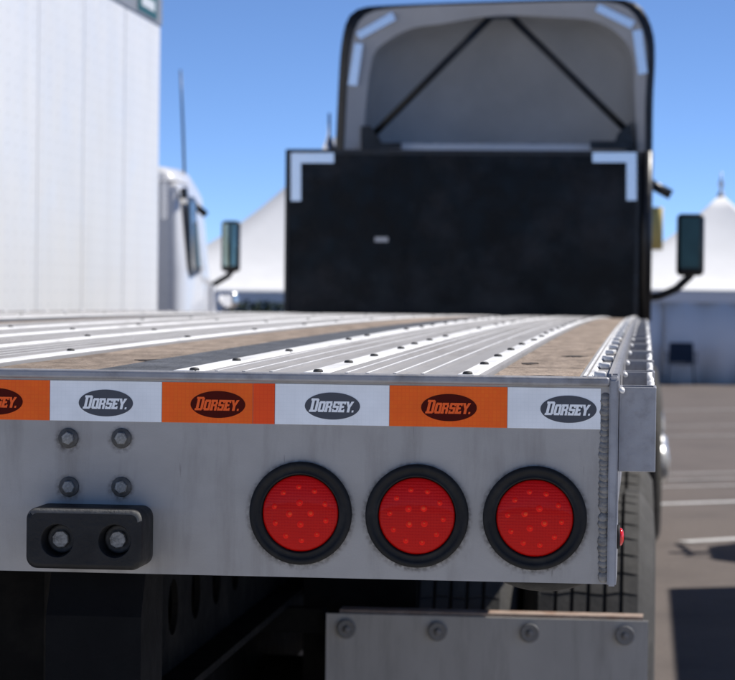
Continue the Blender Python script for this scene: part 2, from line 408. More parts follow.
# rear plate
def grime(m, spots):
    t = m.node_tree; N = t.nodes; L = t.links; b = N['Principled BSDF']
    tc = N.new('ShaderNodeTexCoord')
    nz = N.new('ShaderNodeTexNoise'); nz.inputs['Scale'].default_value = 160; nz.inputs['Detail'].default_value = 6; L.new(tc.outputs['Object'], nz.inputs['Vector'])
    acc = None
    for (c, r) in spots:
        d = N.new('ShaderNodeVectorMath'); d.operation = 'DISTANCE'; d.inputs[1].default_value = (c.x, 0, c.z - .0015); L.new(tc.outputs['Object'], d.inputs[0])
        mr = N.new('ShaderNodeMapRange'); mr.inputs[1].default_value = r; mr.inputs[2].default_value = r + .009; mr.inputs[3].default_value = .95; mr.inputs[4].default_value = 0
        L.new(d.outputs['Value'], mr.inputs[0])
        if acc is None: acc = mr.outputs[0]
        else:
            mm_ = N.new('ShaderNodeMath'); mm_.operation = 'MAXIMUM'; L.new(acc, mm_.inputs[0]); L.new(mr.outputs[0], mm_.inputs[1]); acc = mm_.outputs[0]
    k = N.new('ShaderNodeMapRange'); k.inputs[1].default_value = .35; k.inputs[2].default_value = .65; L.new(nz.outputs[0], k.inputs[0])
    mu = N.new('ShaderNodeMath'); mu.operation = 'MULTIPLY'; L.new(acc, mu.inputs[0]); L.new(k.outputs[0], mu.inputs[1])
    # fine vertical scratches and specks
    mp = N.new('ShaderNodeMapping'); mp.inputs['Scale'].default_value = (1, 1, .09); L.new(tc.outputs['Object'], mp.inputs[0])
    sn = N.new('ShaderNodeTexNoise'); sn.inputs['Scale'].default_value = 130; sn.inputs['Detail'].default_value = 2; L.new(mp.outputs[0], sn.inputs['Vector'])
    sr = N.new('ShaderNodeMapRange'); sr.inputs[1].default_value = .71; sr.inputs[2].default_value = .78; sr.inputs[4].default_value = .55; L.new(sn.outputs[0], sr.inputs[0])
    mxm = N.new('ShaderNodeMath'); mxm.operation = 'MAXIMUM'; L.new(mu.outputs[0], mxm.inputs[0]); L.new(sr.outputs[0], mxm.inputs[1])
    src = b.inputs['Base Color'].links[0].from_socket
    mx = N.new('ShaderNodeMix'); mx.data_type = 'RGBA'; L.new(mxm.outputs[0], mx.inputs[0]); L.new(src, mx.inputs[6]); mx.inputs[7].default_value = (.05, .042, .036, 1)
    L.new(mx.outputs[2], b.inputs['Base Color'])
grime(M['plate'], [(P(a_, b_, 0), .011) for a_, b_ in ((67.8, 438.3), (121, 438.3), (68.5, 486.8), (121, 487))] + [(P(a_, b_, 0), .0655) for a_, b_ in ((300.3, 513.3), (416.7, 516), (534.7, 518.2))])
PB = P(600, 584, 0).z            # bottom of the rear plate
zt = ZD - .004
mb = MB(); mb.box(XL + .012, nx(611), 0, .010, PB, ZD - .0088)
mb.build('rear_plate', 'plate', flat)
# bottom return lip of the plate
mb = MB(); mb.box(XL + .012, nx(611), .0105, .09, PB + .001, PB + .008); mb.build('rear_lip', 'frame', flat)
# top nosing bar
zn = P(300, 374.5, 0).z
put('nosing_bar', rbox(XL + .012, nx(611), -.010, .0115, ZD - .0085, ZD + .0032, .0036, 3, 'frame', 'nosing_bar'), flat)
# thick side end plates
def endplate(x0, x1, name='corner_plate'):
    bm = bmesh.new()
    prof = [(-.008, PB - .002), (-.008, zt + .004), (-.004, zt + .009), (.02, zt + .009), (.16, zt - .002), (.16, PB + .03), (.12, PB - .002)]
    q = MB(); q.prism([(x0, y, z) for y, z in prof], (x1 - x0, 0, 0)); me = q.mesh(name, 'frame')
    bm.from_mesh(me); bmesh.ops.bevel(bm, geom=bm.edges[:], offset=.002, segments=2, affect='EDGES'); bm.to_mesh(me); bm.free()
    return put(name, me, flat)
endplate(nx(611), nx(620)); endplate(mirx(nx(620)), mirx(nx(611)))
# weld beads (overlapping ripples)
def weld(x, y, z0, z1, rw, step=.0062, seed=1):
    rnd = random.Random(seed); q = MB(); z = z1
    while z > z0:
        rr = rw * rnd.uniform(.78, 1.18); n = 10; cxx = x + rnd.uniform(-.0007, .0007)
        rows = []
        for a in range(5):
            ph = (math.pi / 2) * a / 4; rad = math.cos(ph); h = math.sin(ph)
            rows.append([(cxx + rr * rad * math.cos(t), y - .3 * rr * h - .0002 * (z1 - z), z + (rr * rad * math.sin(t)) * .85 - h * .002) for t in [2 * math.pi * k / n for k in range(n)]])
        q.quadgrid(rows, True, True); z -= step * rnd.uniform(.55, 1.35)
    return q.build('weld_bead', 'weld', flat)
weld(nx(607), -.0002, PB + .006, zt - .018, .0072, seed=3)
weld(nx(622.5), .03, P(622, 465, 0).z, P(622, 400, 0).z, .005, seed=9)
# side rails
for s in (0, 1):
    x0, x1 = (nx(610.5), XR - .003) if s == 0 else (XL + .003, mirx(nx(610.5)))
    extrude([(x0, -.2), (x1, -.2), (x1, .002), (x0, .002)], seg(.161, LEN - .001, 30), ZD).build('side_rail', 'frame', flat)
    x0, x1 = (nx(609.8), nx(612.5)) if s == 0 else (mirx(nx(612.5)), mirx(nx(609.8)))
    extrude([(x0, -.03), (x1, -.03), (x1, .007), (x0, .007)], seg(.02, LEN - .06, 30), ZD).build('edge_bead', 'deck', flat)
# stake pockets: open-topped sleeves of thin plate
PT = P(640, 387, .02).z - ZD
ph = P(640, 386, 0).z - P(640, 471, 0).z
px0, px1 = XR + .0005, nx(657.5)
q = MB()
t = .004; D = .085; wx = px1 - px0
q.box(0, wx, 0, t, -ph, 0); q.box(0, wx, D - t, D, -ph, 0)
q.box(wx - t, wx, t + .0001, D - t - .0001, -ph, 0); q.box(0, t, t + .0001, D - t - .0001, -ph, 0)
pm = q.mesh('stake_pocket', 'frame')
bm = bmesh.new(); bm.from_mesh(pm); bmesh.ops.bevel(bm, geom=bm.edges[:], offset=.0008, segments=1, affect='EDGES'); bm.to_mesh(pm); bm.free()
rv = MB(); rv.lathe([(.0046, 0), (.0046, .001), (.0034, .003), (.001, .0036)], 'Z', 10); rv_me = rv.mesh('rivet', 'clip')
y = .012; k = 0
while y < LEN - .2:
    put('stake_pocket', pm, flat, (px0, y, ZD + PT + camber(y)))
    put('stake_pocket', pm, flat, (2 * XC0 - px0 - wx, y, ZD + PT + camber(y)))
    put('rivet', rv_me, flat, (XR + .004, y - .025 if k else y - .018, ZD + PT + camber(y) - .004), (R(60), 0, R(40)))
    y += .57 if k < 2 else .66; k += 1
# rub rails with tie-down spools
for s in (0, 1):
    xs = (px1 - .010, px1 - .004)
    xs = xs if s == 0 else (2 * XC0 - xs[1], 2 * XC0 - xs[0])
    ys0 = .14
    prof = [(xs[0], -.07), (xs[1], -.07), (xs[1], -.022), (xs[0], -.022)]
    # rail pieces between pockets
    y = .012; k = 0
    while y < LEN - .9:
        nxt = y + (.57 if k < 2 else .66)
        qr = MB(); rows = []; sg = 1 if s == 0 else -1
        for jj, yv in enumerate(seg(y + D + .003, nxt - .003, 14)):
            wob = .002 * math.sin(jj * .9 + k); wz = .0025 * math.sin(jj * .6 + k * 1.7)
            rows.append([(x + sg * wob, yv, ZD + PT + .02 + dz + wz + camber(yv)) for x, dz in prof])
        qr.quadgrid(rows, True, True); qr.poly(rows[0][::-1]); qr.poly(rows[-1]); qr.build('rub_rail', 'strip', flat)
        ym = (y + D + nxt) / 2 + .1 * math.sin(k * 2.1)
        sp = MB(); xa_, xb_ = (XR - .002, xs[0]) if s == 0 else (xs[1], XL + .002)
        sp.tube((xa_, ym, ZD + camber(ym) - .045), (xb_, ym, ZD + camber(ym) - .045), .013, n=12); sp.build('tie_down_spool', 'strip', flat)
        y = nxt; k += 1

# reflective tape with logos
LET = {   # italic block letters as non-overlapping rectangles (x0, y0, x1, y1) on a unit height
 'D': [(-.12, 0, .28, .2), (-.12, 1.05, .28, 1.25), (-.02, .2, .28, 1.05), (.28, 0, .66, .2), (.28, 1.05, .66, 1.25), (.48, .2, .76, 1.05), (.66, .08, .76, .2), (.66, 1.05, .76, 1.17)],
 'O': [(.06, 0, .64, .21), (.06, .79, .64, 1), (-.02, .1, .06, .9), (.06, .21, .25, .79), (.45, .21, .64, .79), (.64, .1, .71, .9)],
 'R': [(-.08, 0, .27, .17), (-.02, .17, .25, .83), (-.08, .83, .27, 1), (.27, .8, .64, 1), (.25, .4, .62, .58), (.45, .58, .7, .8), (.42, 0, .68, .4)],
 'S': [(-.02, 0, .62, .2), (-.02, .2, .17, .31), (.42, .2, .67, .41), (0, .41, .67, .6), (0, .6, .25, .8), (0, .8, .67, 1), (.49, .69, .67, .8)],
 'E': [(-.07, 0, .62, .2), (-.02, .2, .26, .8), (-.07, .8, .63, 1), (.26, .41, .5, .6), (.45, .2, .62, .28), (.46, .72, .63, .8)],
 '.': [(-.02, 0, .18, .19)]}
def logo(cx, cz, parent, dark, light, y, slope):
    a, b = .0365, .0178
    def xf(p): return (cx + p[0], y, cz + p[1] + slope * p[0])
    q = MB(); q.poly([xf((a * math.cos(2 * math.pi * k / 48), b * math.sin(2 * math.pi * k / 48))) for k in range(48)])
    em = q.build('emblem', dark, parent)
    q = MB(); x = -2.52; H = .0112
    for ch in 'DORSEY.':
        if ch == 'Y':
            polys = [[(-.1, 1), (.21, 1), (.33, .66), (.19, .45)], [(.33, .66), (.47, 1), (.78, 1), (.48, .45)], [(.22, .45), (.34, .6), (.46, .45), (.46, 0), (.22, 0)]]
            polys[2] = [(.19, 0), (.48, 0), (.48, .45), (.33, .66), (.19, .45)]; adv = .74
        else:
            polys = [[(u0, v0), (u1, v0), (u1, v1), (u0, v1)] for u0, v0, u1, v1 in LET[ch]]
            adv = {'D': .84, 'O': .78, 'R': .78, 'S': .74, 'E': .72, '.': .3}[ch]
        for pl in polys:
            pts = []
            for u, v in pl:
                X = x + u + .26 * v
                pts.append((X * H * 1.07 + .0005, (v - .56) * H * 1.27))
            y_ = y - .0005
            q.poly([(cx + p[0], y_, cz + p[1] + slope * p[0]) for p in pts])
        x += adv
    q.build('lettering', light, parent)
    return em
tb = [(-62, 50, 'tape_orange'), (50, 162, 'tape_white'), (162, 253, 'tape_orange'), (253, 275, 'tape_red'), (275, 389.5, 'tape_white'), (389.5, 507.5, 'tape_orange'), (507.5, 601, 'tape_white')]
def tline(px, lo): return (379.9 + .0138 * px) if not lo else (419.3 + .0172 * px)
ztop, zbot = P(300, tline(300, 0), -.001).z, P(300, tline(300, 1), -.001).z
def tape(x0, x1, mt):
    q = MB(); q.box(x0 + .0003, x1 - .0003, -.0009, -.0001, zbot, ztop); return q.build('reflective_tape', mt, flat)
segs = [(P(a, 400, 0).x, P(b, 400, 0).x, mt) for a, b, mt in tb]
centres = {1: 106, 2: 218, 4: 332.5, 5: 449, 6: 568.5, 0: -4}
for k, (a, b, mt) in enumerate(segs):
    o = tape(a, b, mt)
    if k in centres:
        c = P(centres[k] if k else 3, 401.5 + .0135 * centres[k], 0)
        wh = mt == 'tape_white'
        if k == 0: c.x = P(-4, 400, 0).x
        logo(c.x, c.z, o, 'logo_grey' if wh else 'logo_maroon', 'logo_white' if wh else 'logo_orange', -.0014, 0)
xx = segs[0][0]; k = 0
while xx > XL + .2:
    tape(xx - .148, xx, 'tape_white' if k % 2 == 0 else 'tape_orange'); xx -= .148; k += 1

# tail lights
LR = 51.5 / 762
gm = MB()
gm.lathe([(LR, .0), (LR, -.006), (LR - .001, -.0082), (LR - .003, -.0092), (LR * .90, -.0096), (LR * .89, -.0088), (LR * .80, -.0078), (LR * .79, -.0086), (LR * .765, -.0082), (LR * .75, -.0045), (LR * .745, 0)], 'Y', 64, capends=False)
gm_me = gm.mesh('tail_light', 'grommet')
lm = MB(); pr = []
for k in range(9):
    a = k / 8; pr.append((LR * .748 * math.cos(a * math.pi / 2) if k < 8 else .0005, -.0042 - .006 * math.sin(a * math.pi / 2)))
lm.lathe(pr, 'Y', 56); lm_me = lm.mesh('lens', 'lens')
spots = []          # orderly rings of diodes, each on a lighter red dome painted as its halo of light
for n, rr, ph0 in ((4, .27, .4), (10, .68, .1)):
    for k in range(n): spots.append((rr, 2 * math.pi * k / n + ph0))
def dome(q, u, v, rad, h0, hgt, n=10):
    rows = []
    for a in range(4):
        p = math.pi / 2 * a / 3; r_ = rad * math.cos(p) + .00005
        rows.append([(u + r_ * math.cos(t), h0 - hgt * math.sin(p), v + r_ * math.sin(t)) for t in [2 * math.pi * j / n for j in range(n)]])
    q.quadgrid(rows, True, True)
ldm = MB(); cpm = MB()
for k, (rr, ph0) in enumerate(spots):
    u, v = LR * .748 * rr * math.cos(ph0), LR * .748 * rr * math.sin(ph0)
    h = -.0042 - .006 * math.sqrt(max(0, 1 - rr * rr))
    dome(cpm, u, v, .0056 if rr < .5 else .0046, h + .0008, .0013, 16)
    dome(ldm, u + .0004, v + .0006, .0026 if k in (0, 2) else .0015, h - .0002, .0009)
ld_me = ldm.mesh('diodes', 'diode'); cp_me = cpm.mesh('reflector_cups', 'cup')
lights = [P(300.3, 513.3, -.006), P(416.7, 516, -.006), P(534.7, 518.2, -.006)]
for k, c in enumerate(lights):
    o = put('tail_light', gm_me, flat, (c.x, 0, c.z), (0, R((12, 75, -30)[k]), 0))
    l = put('lens', lm_me, o, (c.x, 0, c.z)); l.matrix_parent_inverse = W[o.name].inverted()
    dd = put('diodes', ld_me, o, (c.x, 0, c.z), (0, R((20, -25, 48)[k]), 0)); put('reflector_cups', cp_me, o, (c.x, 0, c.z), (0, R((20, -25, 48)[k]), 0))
for c in lights:
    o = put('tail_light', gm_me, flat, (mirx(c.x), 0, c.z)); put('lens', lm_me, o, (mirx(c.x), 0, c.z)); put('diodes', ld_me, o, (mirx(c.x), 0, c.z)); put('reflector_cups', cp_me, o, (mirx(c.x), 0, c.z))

# hex bolts on the plate
wm = MB(); wm.lathe([(.0134, 0), (.0134, -.0018), (.0126, -.0026), (.004, -.0026)], 'Y', 24); wm_me = wm.mesh('washer', 'washer')
hb = MB(); hb.lathe([(.0088, -.0024), (.0088, -.0062), (.0078, -.0074), (.0008, -.0078)], 'Y', 6, smooth=False); hb_me = hb.mesh('bolt', 'bolt')
for px, py in ((67.8, 438.3), (121, 438.3), (68.5, 486.8), (121, 487)):
    c = P(px, py, -.004); a = random.uniform(-.5, .5)
    b = put('bolt', hb_me, flat, (c.x, 0, c.z), (0, a, 0)); put('washer', wm_me, b, (c.x, 0, c.z))
# dock bumper: rounded rubber block with two bolt wells
bd = .075
c0, c1 = P(25.5, 509, -bd), P(142, 569.5, -bd)
x0, x1, z1, z0 = c0.x, c1.x, P(80, 508.5, -bd).z, P(80, 569.5, -bd).z
def rrect(x0, x1, z0, z1, r, y, n=6):
    pts = []
    for cx, cz, a0 in ((x1 - r, z1 - r, 0), (x0 + r, z1 - r, 90), (x0 + r, z0 + r, 180), (x1 - r, z0 + r, 270)):
        for k in range(n + 1):
            a = R(a0 + 90 * k / n); pts.append((cx + r * math.cos(a), y, cz + r * math.sin(a)))
    return pts
wells = [P(57, 540.5, -bd), P(114.5, 541, -bd)]
q = MB()
rows = [rrect(x0, x1, z0, z1, .015, 0), rrect(x0, x1, z0, z1, .015, -bd + .007), rrect(x0 + .001, x1 - .001, z0 + .001, z1 - .001, .014, -bd + .0035), rrect(x0 + .003, x1 - .003, z0 + .003, z1 - .003, .012, -bd + .001), rrect(x0 + .0065, x1 - .0065, z0 + .0065, z1 - .0065, .010, -bd)]
q.quadgrid(rows, True, True)
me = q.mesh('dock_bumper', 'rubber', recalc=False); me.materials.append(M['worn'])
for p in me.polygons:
    if p.center.z > z1 - .008 and p.center.y < -bd + .004 or (p.center.x > x1 - .008 and p.center.z > z1 - .03 and p.center.y < -bd + .004): p.material_index = 1  # top and upper right bevels lighter: worn rubber plus a painted highlight
bm = bmesh.new(); bm.from_mesh(me); bm.verts.ensure_lookup_table()
n0 = len(rows[0]); outer = [bm.verts[4 * n0 + k] for k in range(n0)]
WR = .0222
loops = []
for wv in wells:
    lp = [bm.verts.new((wv.x + WR * math.cos(2 * math.pi * k / 28), -bd, wv.z + WR * math.sin(2 * math.pi * k / 28))) for k in range(28)]
    loops.append(lp)
edges = []
for lp in [outer] + loops:
    for k in range(len(lp)):
        e = bm.edges.get((lp[k], lp[(k + 1) % len(lp)])) or bm.edges.new((lp[k], lp[(k + 1) % len(lp)])); edges.append(e)
bmesh.ops.triangle_fill(bm, edges=edges, use_beauty=True)
for lp, wv in zip(loops, wells):
    prev = lp
    for rr, yy in ((WR * .94, -bd + .002), (WR * .9, -bd + .03), (.001, -bd + .0301)):
        cur = [bm.verts.new((wv.x + rr * math.cos(2 * math.pi * k / 28), yy, wv.z + rr * math.sin(2 * math.pi * k / 28))) for k in range(28)]
        for k in range(28):
            f = bm.faces.new((prev[k], prev[(k + 1) % 28], cur[(k + 1) % 28], cur[k])); f.smooth = True
        prev = cur
bmesh.ops.recalc_face_normals(bm, faces=bm.faces); bm.to_mesh(me); bm.free()
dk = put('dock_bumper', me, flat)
for wv in wells:
    q = MB(); q.lathe([(.0185, -bd + .0302), (.0185, -bd + .028), (.016, -bd + .0275)], 'Y', 24); q.build('washer', 'washer', dk, (wv.x, 0, wv.z))
    q = MB(); q.lathe([(.0118, -bd + .0278), (.0118, -bd + .0205), (.0105, -bd + .019), (.0008, -bd + .0187)], 'Y', 8, smooth=False)
    q.build('bolt', 'bolt', dk, (wv.x, 0, wv.z), (0, random.random(), 0))
# side marker lamp
c = P(620.5, 536, .05)
q = MB(); q.lathe([(.016, 0), (.016, .003), (.013, .004)], 'X', 20); o = q.build('side_marker', 'grommet', flat, (XR + .0002, .04, c.z))
q = MB(); q.lathe([(.0125, .003), (.011, .0065), (.007, .0085), (.001, .009)], 'X', 20); q.build('lens', 'redlens', o, (XR + .0002, .04, c.z))

# ---- underframe
zb = PB - .02
for xm in (-.85, mirx(-.85)):
    q = MB(); s = -1
    # web with lightening holes: built as a row of plates with round openings
    zt_, zb_ = ZD - .14, ZD - .62
    web = bmesh.new()
    yy0, yy1 = .4, LEN - .3
    ov = [web.verts.new((xm, a, b)) for a, b in ((yy0, zb_), (yy1, zb_), (yy1, zt_), (yy0, zt_))]
    ed = [web.edges.new((ov[k], ov[(k + 1) % 4])) for k in range(4)]
    yh = .55
    while yh < yy1 - .4:
        lp = [web.verts.new((xm, yh + .055 * math.cos(2 * math.pi * k / 16), (zt_ + zb_) / 2 - .12 + .055 * math.sin(2 * math.pi * k / 16))) for k in range(16)]
        ed += [web.edges.new((lp[k], lp[(k + 1) % 16])) for k in range(16)]; yh += .26
    bmesh.ops.triangle_fill(web, edges=ed, use_beauty=True)
    r_ = bmesh.ops.extrude_face_region(web, geom=web.faces[:])
    for v in r_['geom']:
        if isinstance(v, bmesh.types.BMVert): v.co.x -= .012
    bmesh.ops.recalc_face_normals(web, faces=web.faces)
    me = bpy.data.meshes.new('main_beam'); web.to_mesh(me); web.free(); me.materials.append(M['under'])
    o = put('main_beam', me, flat)
    q = MB(); q.box(xm - .075, xm + .065, .5, LEN - .3, zb_ - .016, zb_ - .0005); q.build('beam_flange', 'under', o)
    # rear impact guard post under each beam
    xg = xm
    a, b = P(46, 620, .06), P(141, 620, .06)
    hw = (b.x - a.x) / 2; xg = (a.x + b.x) / 2 if xm > XC0 else mirx((a.x + b.x) / 2)
    q = MB(); zc = P(90, 616, .06).z
    q.prism([(xg - hw, .06, .5), (xg - hw, .06, zc), (xg - hw, .1, PB + .012), (xg - hw, .22, PB + .012), (xg - hw, .22, .5)], (2 * hw, 0, 0))
    q.build('guard_post', 'guard', flat)
q = MB(); q.box(XL + .15, XR - .15, .06, .16, .38, .4995); q.build('impact_guard', 'black', flat)
yy = .25
while yy < LEN - .2:
    q = MB(); q.box(XL + .03, -.012, yy, yy + .06, ZD - .136 + camber(yy), ZD - .034 + camber(yy)); q.build('cross_member', 'under', flat); yy += .406
# black rounded air tank whose belly shows below the plate
a, b = P(482, 590, .45), P(606, 590, .45)
cx_, hw_ = (a.x + b.x) / 2, (b.x - a.x) / 2 * 1.15
zbel = P(545, 594.5, .4).z
q = MB()
rows = []
for yv, sc in ((.38, .25), (.385, .7), (.40, .92), (.44, 1), (.9, 1), (.94, .9), (.955, .2)):
    rows.append([(cx_ + hw_ * sc * math.cos(t), yv, zbel + .07 + .07 * sc * math.sin(t)) for t in [2 * math.pi * k / 32 for k in range(32)]])
q.quadgrid(rows, True, True); q.poly(rows[0][::-1]); q.poly(rows[-1]); q.build('air_tank', 'rubber', flat)
q = MB(); q.box(XL + .3, P(44, 620, .3).x, .3, .75, .55, PB + .01); q.build('tool_box', 'under', flat)  # added black block, keeps light from the left out of the underside
q = MB(); q.box(XC0 - .35, XC0 + .3, .9, 9.0, .5, 1.18); q.build('cargo_locker', 'under', flat)  # added dark block, hides the lit ground behind the beam holes
q = MB(); q.box(-.78, .0 - .5, 3.02, 3.08, .36, 1.03); q.build('suspension_beam', 'under', flat)  # beam made tall to block the sunlit ground beyond

# wheels
TR = .53
def tyre_mesh(rad, hw, name='tyre', mt='tyre', pitches=56):
    ribs = []
    prof = []      # (x, r, sipe?)
    th = hw * .74
    gr = [-.66, -.33, 0, .33, .66]
    prof.append((-hw * .62, rad * .56, 0)); prof.append((-hw * .86, rad * .6, 0)); prof.append((-hw, rad * .76, 0)); prof.append((-hw * .97, rad * .88, 0)); prof.append((-th - .012, rad * .965, 0))
    prof.append((-th, rad - .004, 0))
    for g_ in gr:
        x = g_ * th; gw = .0042
        prof += [(x - gw - .001, rad, 1), (x - gw, rad - .013, 0), (x + gw, rad - .013, 0), (x + gw + .001, rad, 1)]
    prof.append((th, rad - .004, 0)); prof.append((th + .012, rad * .965, 0)); prof.append((hw * .97, rad * .88, 0)); prof.append((hw, rad * .76, 0)); prof.append((hw * .86, rad * .6, 0)); prof.append((hw * .62, rad * .56, 0))
    q = MB(); rows = []
    for k in range(pitches):
        for sub, dr in ((0.0, 0), (.86, 0), (.88, .006), (.96, .006)):
            row = []
            for j, (x, r, s) in enumerate(prof):
                wob = .012 * math.sin(x * 60) if s else 0
                a = 2 * math.pi * (k + sub + wob * 6) / pitches; r2 = r - (dr if s else 0)
                row.append((x, r2 * math.cos(a), r2 * math.sin(a)))
            rows.append(row)
    rows.append(rows[0]); q.quadgrid(rows, False, False)
    return q.mesh(name, mt)
def rim_mesh(rad, hw, sgn, hub=1.0, mt='chrome'):
    q = MB()
    q.lathe([(rad * .57, -hw * .62 * sgn), (rad * .55, hw * .55 * sgn), (rad * .5, hw * .6 * sgn), (rad * .47, hw * .35 * sgn), (rad * .3, hw * .25 * sgn), (rad * .27, hw * .75 * hub * sgn), (rad * .2, hw * .93 * hub * sgn), (rad * .02, hw * .98 * hub * sgn)], 'X', 32)
    for k in range(10):
        a = 2 * math.pi * k / 10
        q.lathe([(.018, hw * .2 * sgn), (.018, hw * .5 * sgn), (.006, hw * .6 * sgn)], 'X', 8, (0, rad * .38 * math.cos(a), rad * .38 * math.sin(a)))
    return q.mesh('rim', mt)
tm = tyre_mesh(TR, .168)
rmR, rmL = rim_mesh(TR, .158, 1, .8), rim_mesh(TR, .158, -1, .8)
xw = -.082
for yw in (3.62, 4.92):
    for x, s in ((xw, 1), (xw - .345, 1), (mirx(xw), -1), (mirx(xw - .345), -1)):
        o = put('wheel', tm, flat, (x, yw, TR), (random.uniform(0, 6), 0, 0)); o.name = 'wheel_tyre'; W[o.name] = Matrix.LocRotScale(Vector((x, yw, TR)), Euler(o.rotation_euler), None)
        put('rim', rmR if s > 0 else rmL, o, (x, yw, TR))
    q = MB(); q.tube((XL + .3, yw, TR), (XR - .3, yw, TR), .065, n=14); q.build('axle', 'under', flat)
# mud flap and its hanger
YF = 2.72
fx0, fx1 = P(326, 640, YF).x, P(648, 640, YF).x
fz = P(480, 617, YF).z
for mirr in (0, 1):
    a, b = (fx0, fx1) if not mirr else (mirx(fx1), mirx(fx0))
    q = MB(); rows = []
    for k in range(9):
        z = fz - .66 * k / 8
        rows.append([(a + (b - a) * j / 10, YF + .002 * math.sin(j * .9 + .3) * (k / 8) , z) for j in range(11)])
    q.quadgrid(rows, False, False)
    fm = q.mesh('mud_flap', 'flap')
    fo = put('mud_flap', fm, flat); md = fo.modifiers.new('thick', 'SOLIDIFY'); md.thickness = .008; md.offset = 1
    q = MB(); q.box(a + .03, b - .012, YF + .012, YF + .075, fz - .055, fz + .008); q.build('flap_hanger', 'rust', flat)
    q = MB(); q.box(a - .3, a - .008, YF + .02, YF + .07, fz - .05, fz + .008); q.build('hanger_arm', 'under', flat)
    if not mirr:
        for px, py in ((347, 628.5), (438, 631), (530, 632.5), (625, 635)):
            c = P(px, py, YF)
            q = MB(); q.lathe([(.0225, -.0095), (.0225, -.0115), (.0205, -.0125), (.017, -.0118), (.008, -.0118)], 'Y', 28); wo = q.build('flap_washer', 'flapw', fo, (c.x, YF, c.z))
            q = MB(); q.lathe([(.0082, -.0115), (.0082, -.0145), (.006, -.0165), (.001, -.017)], 'Y', 12); q.build('flap_bolt', 'flapw', fo, (c.x, YF, c.z))
# landing legs
for x in (XC0 - .6, XC0 + .6):
    q = MB(); q.box(x - .06, x + .06, 11.5, 11.62, .28, ZD - .16); q.box(x - .13, x + .13, 11.43, 11.69, .24, .2795); q.build('landing_leg', 'under', flat)
# front bulkhead
YB = LEN - .05
bx0, bx1 = P(284.5, 230, YB).x, P(639, 230, YB).x
bz0, bz1 = ZD + camber(LEN) - .012, P(460, 150, YB).z
q = rbox(bx0, bx1, YB, YB + .06, bz0, bz1, .012, 2, 'bulk', 'bulkhead', False); bk = put('bulkhead', q, flat)
for a, b in ((bx0, bx0 + .03), (bx1 - .03, bx1)):
    qq = MB(); qq.box(a + .003, b - .003, YB - .012, YB - .0005, bz0 + .02, bz1 - .005); qq.build('panel_frame', 'black', bk)
qq = MB(); qq.box(bx0 + .031, bx1 - .031, YB - .012, YB - .0005, bz1 - .035, bz1 - .005); qq.build('panel_frame', 'black', bk)
qq = MB(); qq.tube((P(646, 230, YB).x, YB + .04, bz0), (P(646, 230, YB).x, YB + .04, bz1), .042, n=14); qq.build('bulkhead_post', 'black', bk)
def mark(pts, Y, parent, th=.004):
    q = MB(); q.prism([P(x, y, Y) for x, y in pts], (0, -th, 0)); return q.build('reflective_marking', 'mark_white', parent)
mark([(291, 153), (334, 153), (334, 163), (301, 163), (301, 201), (291, 201)], YB - .0125, bk)
mark([(592.5, 152.5), (636.5, 152.5), (636.5, 200.5), (626.5, 200.5), (626.5, 162.5), (592.5, 162.5)], YB - .0125, bk)
for pxs in (404, 522):
    xs_ = P(pxs, 230, YB).x; qq = MB(); qq.box(xs_ - .012, xs_ + .012, YB - .004, YB - .0005, bz0 + .03, bz1 - .037); qq.build('panel_seam', 'bulk', bk)
a, b = P(375, 237, YB), P(388, 242, YB)
q = MB(); q.box(a.x, b.x, YB - .004, YB - .0005, b.z, a.z); q.build('data_plate', 'steel', bk)

# ------------------------------------------------------------------ road tractor in front of the flatbed
YT = LEN + .95         # rear of the fairing
tcx = (P(336, 140, YT).x + P(653, 140, YT).x) / 2
trk = thing('semi_truck', 'black semi truck with open grey roof fairing standing ahead of the flatbed', 'truck', (tcx, YT + 2, 0))
def outline(pts, Y): return [P(x, y, Y) for x, y in pts]
def smooth_poly(pts, it=3):      # Chaikin on an open polyline
    for _ in range(it):
        o = [pts[0]]
        for a, b in zip(pts[:-1], pts[1:]):
            o.append((a[0] * .75 + b[0] * .25, a[1] * .75 + b[1] * .25)); o.append((a[0] * .25 + b[0] * .75, a[1] * .25 + b[1] * .75))
        o.append(pts[-1]); pts = o
    return pts
O0 = smooth_poly([(335, 153), (338, 90), (341, 40), (350, 8), (390, 5), (500, 1), (612, -2), (640, 2), (654, 30), (655.5, 60), (653, 95), (652.5, 155)])
O1 = smooth_poly([(344, 153), (347, 90), (350, 46), (360, 14), (394, 7), (500, 3.5), (606, .5), (632, 8), (646, 36), (648, 62), (645, 95), (645, 155)])
O2 = smooth_poly([(362, 153), (365, 100), (371, 55), (378, 46), (408, 27), (440, 24), (492, 14), (560, 17), (598, 19), (625, 38), (634, 56), (635, 100), (637, 155)])
def resample(pts, n):
    L = [0]
    for a, b in zip(pts[:-1], pts[1:]): L.append(L[-1] + math.hypot(b[0] - a[0], b[1] - a[1]))
    out = []; j = 0
    for k in range(n):
        d = L[-1] * k / (n - 1)
        while j < len(L) - 2 and L[j + 1] < d: j += 1
        t = (d - L[j]) / max(1e-9, L[j + 1] - L[j]); a, b = pts[j], pts[j + 1]
        out.append((a[0] + (b[0] - a[0]) * t, a[1] + (b[1] - a[1]) * t))
    return out
NS = 60
O0, O1, O2 = resample(O0, NS), resample(O1, NS), resample(O2, NS)
W0, W1, W2 = outline(O0, YT), outline(O1, YT), outline(O2, YT)
zbase = P(495, 155, YT).z
def shrink(pts, k, dy, cz=None):
    c = Vector((tcx, 0, zbase))
    return [Vector((c.x + (p.x - c.x) * k, YT + dy, c.z + (p.z - c.z) * k)) for p in pts]
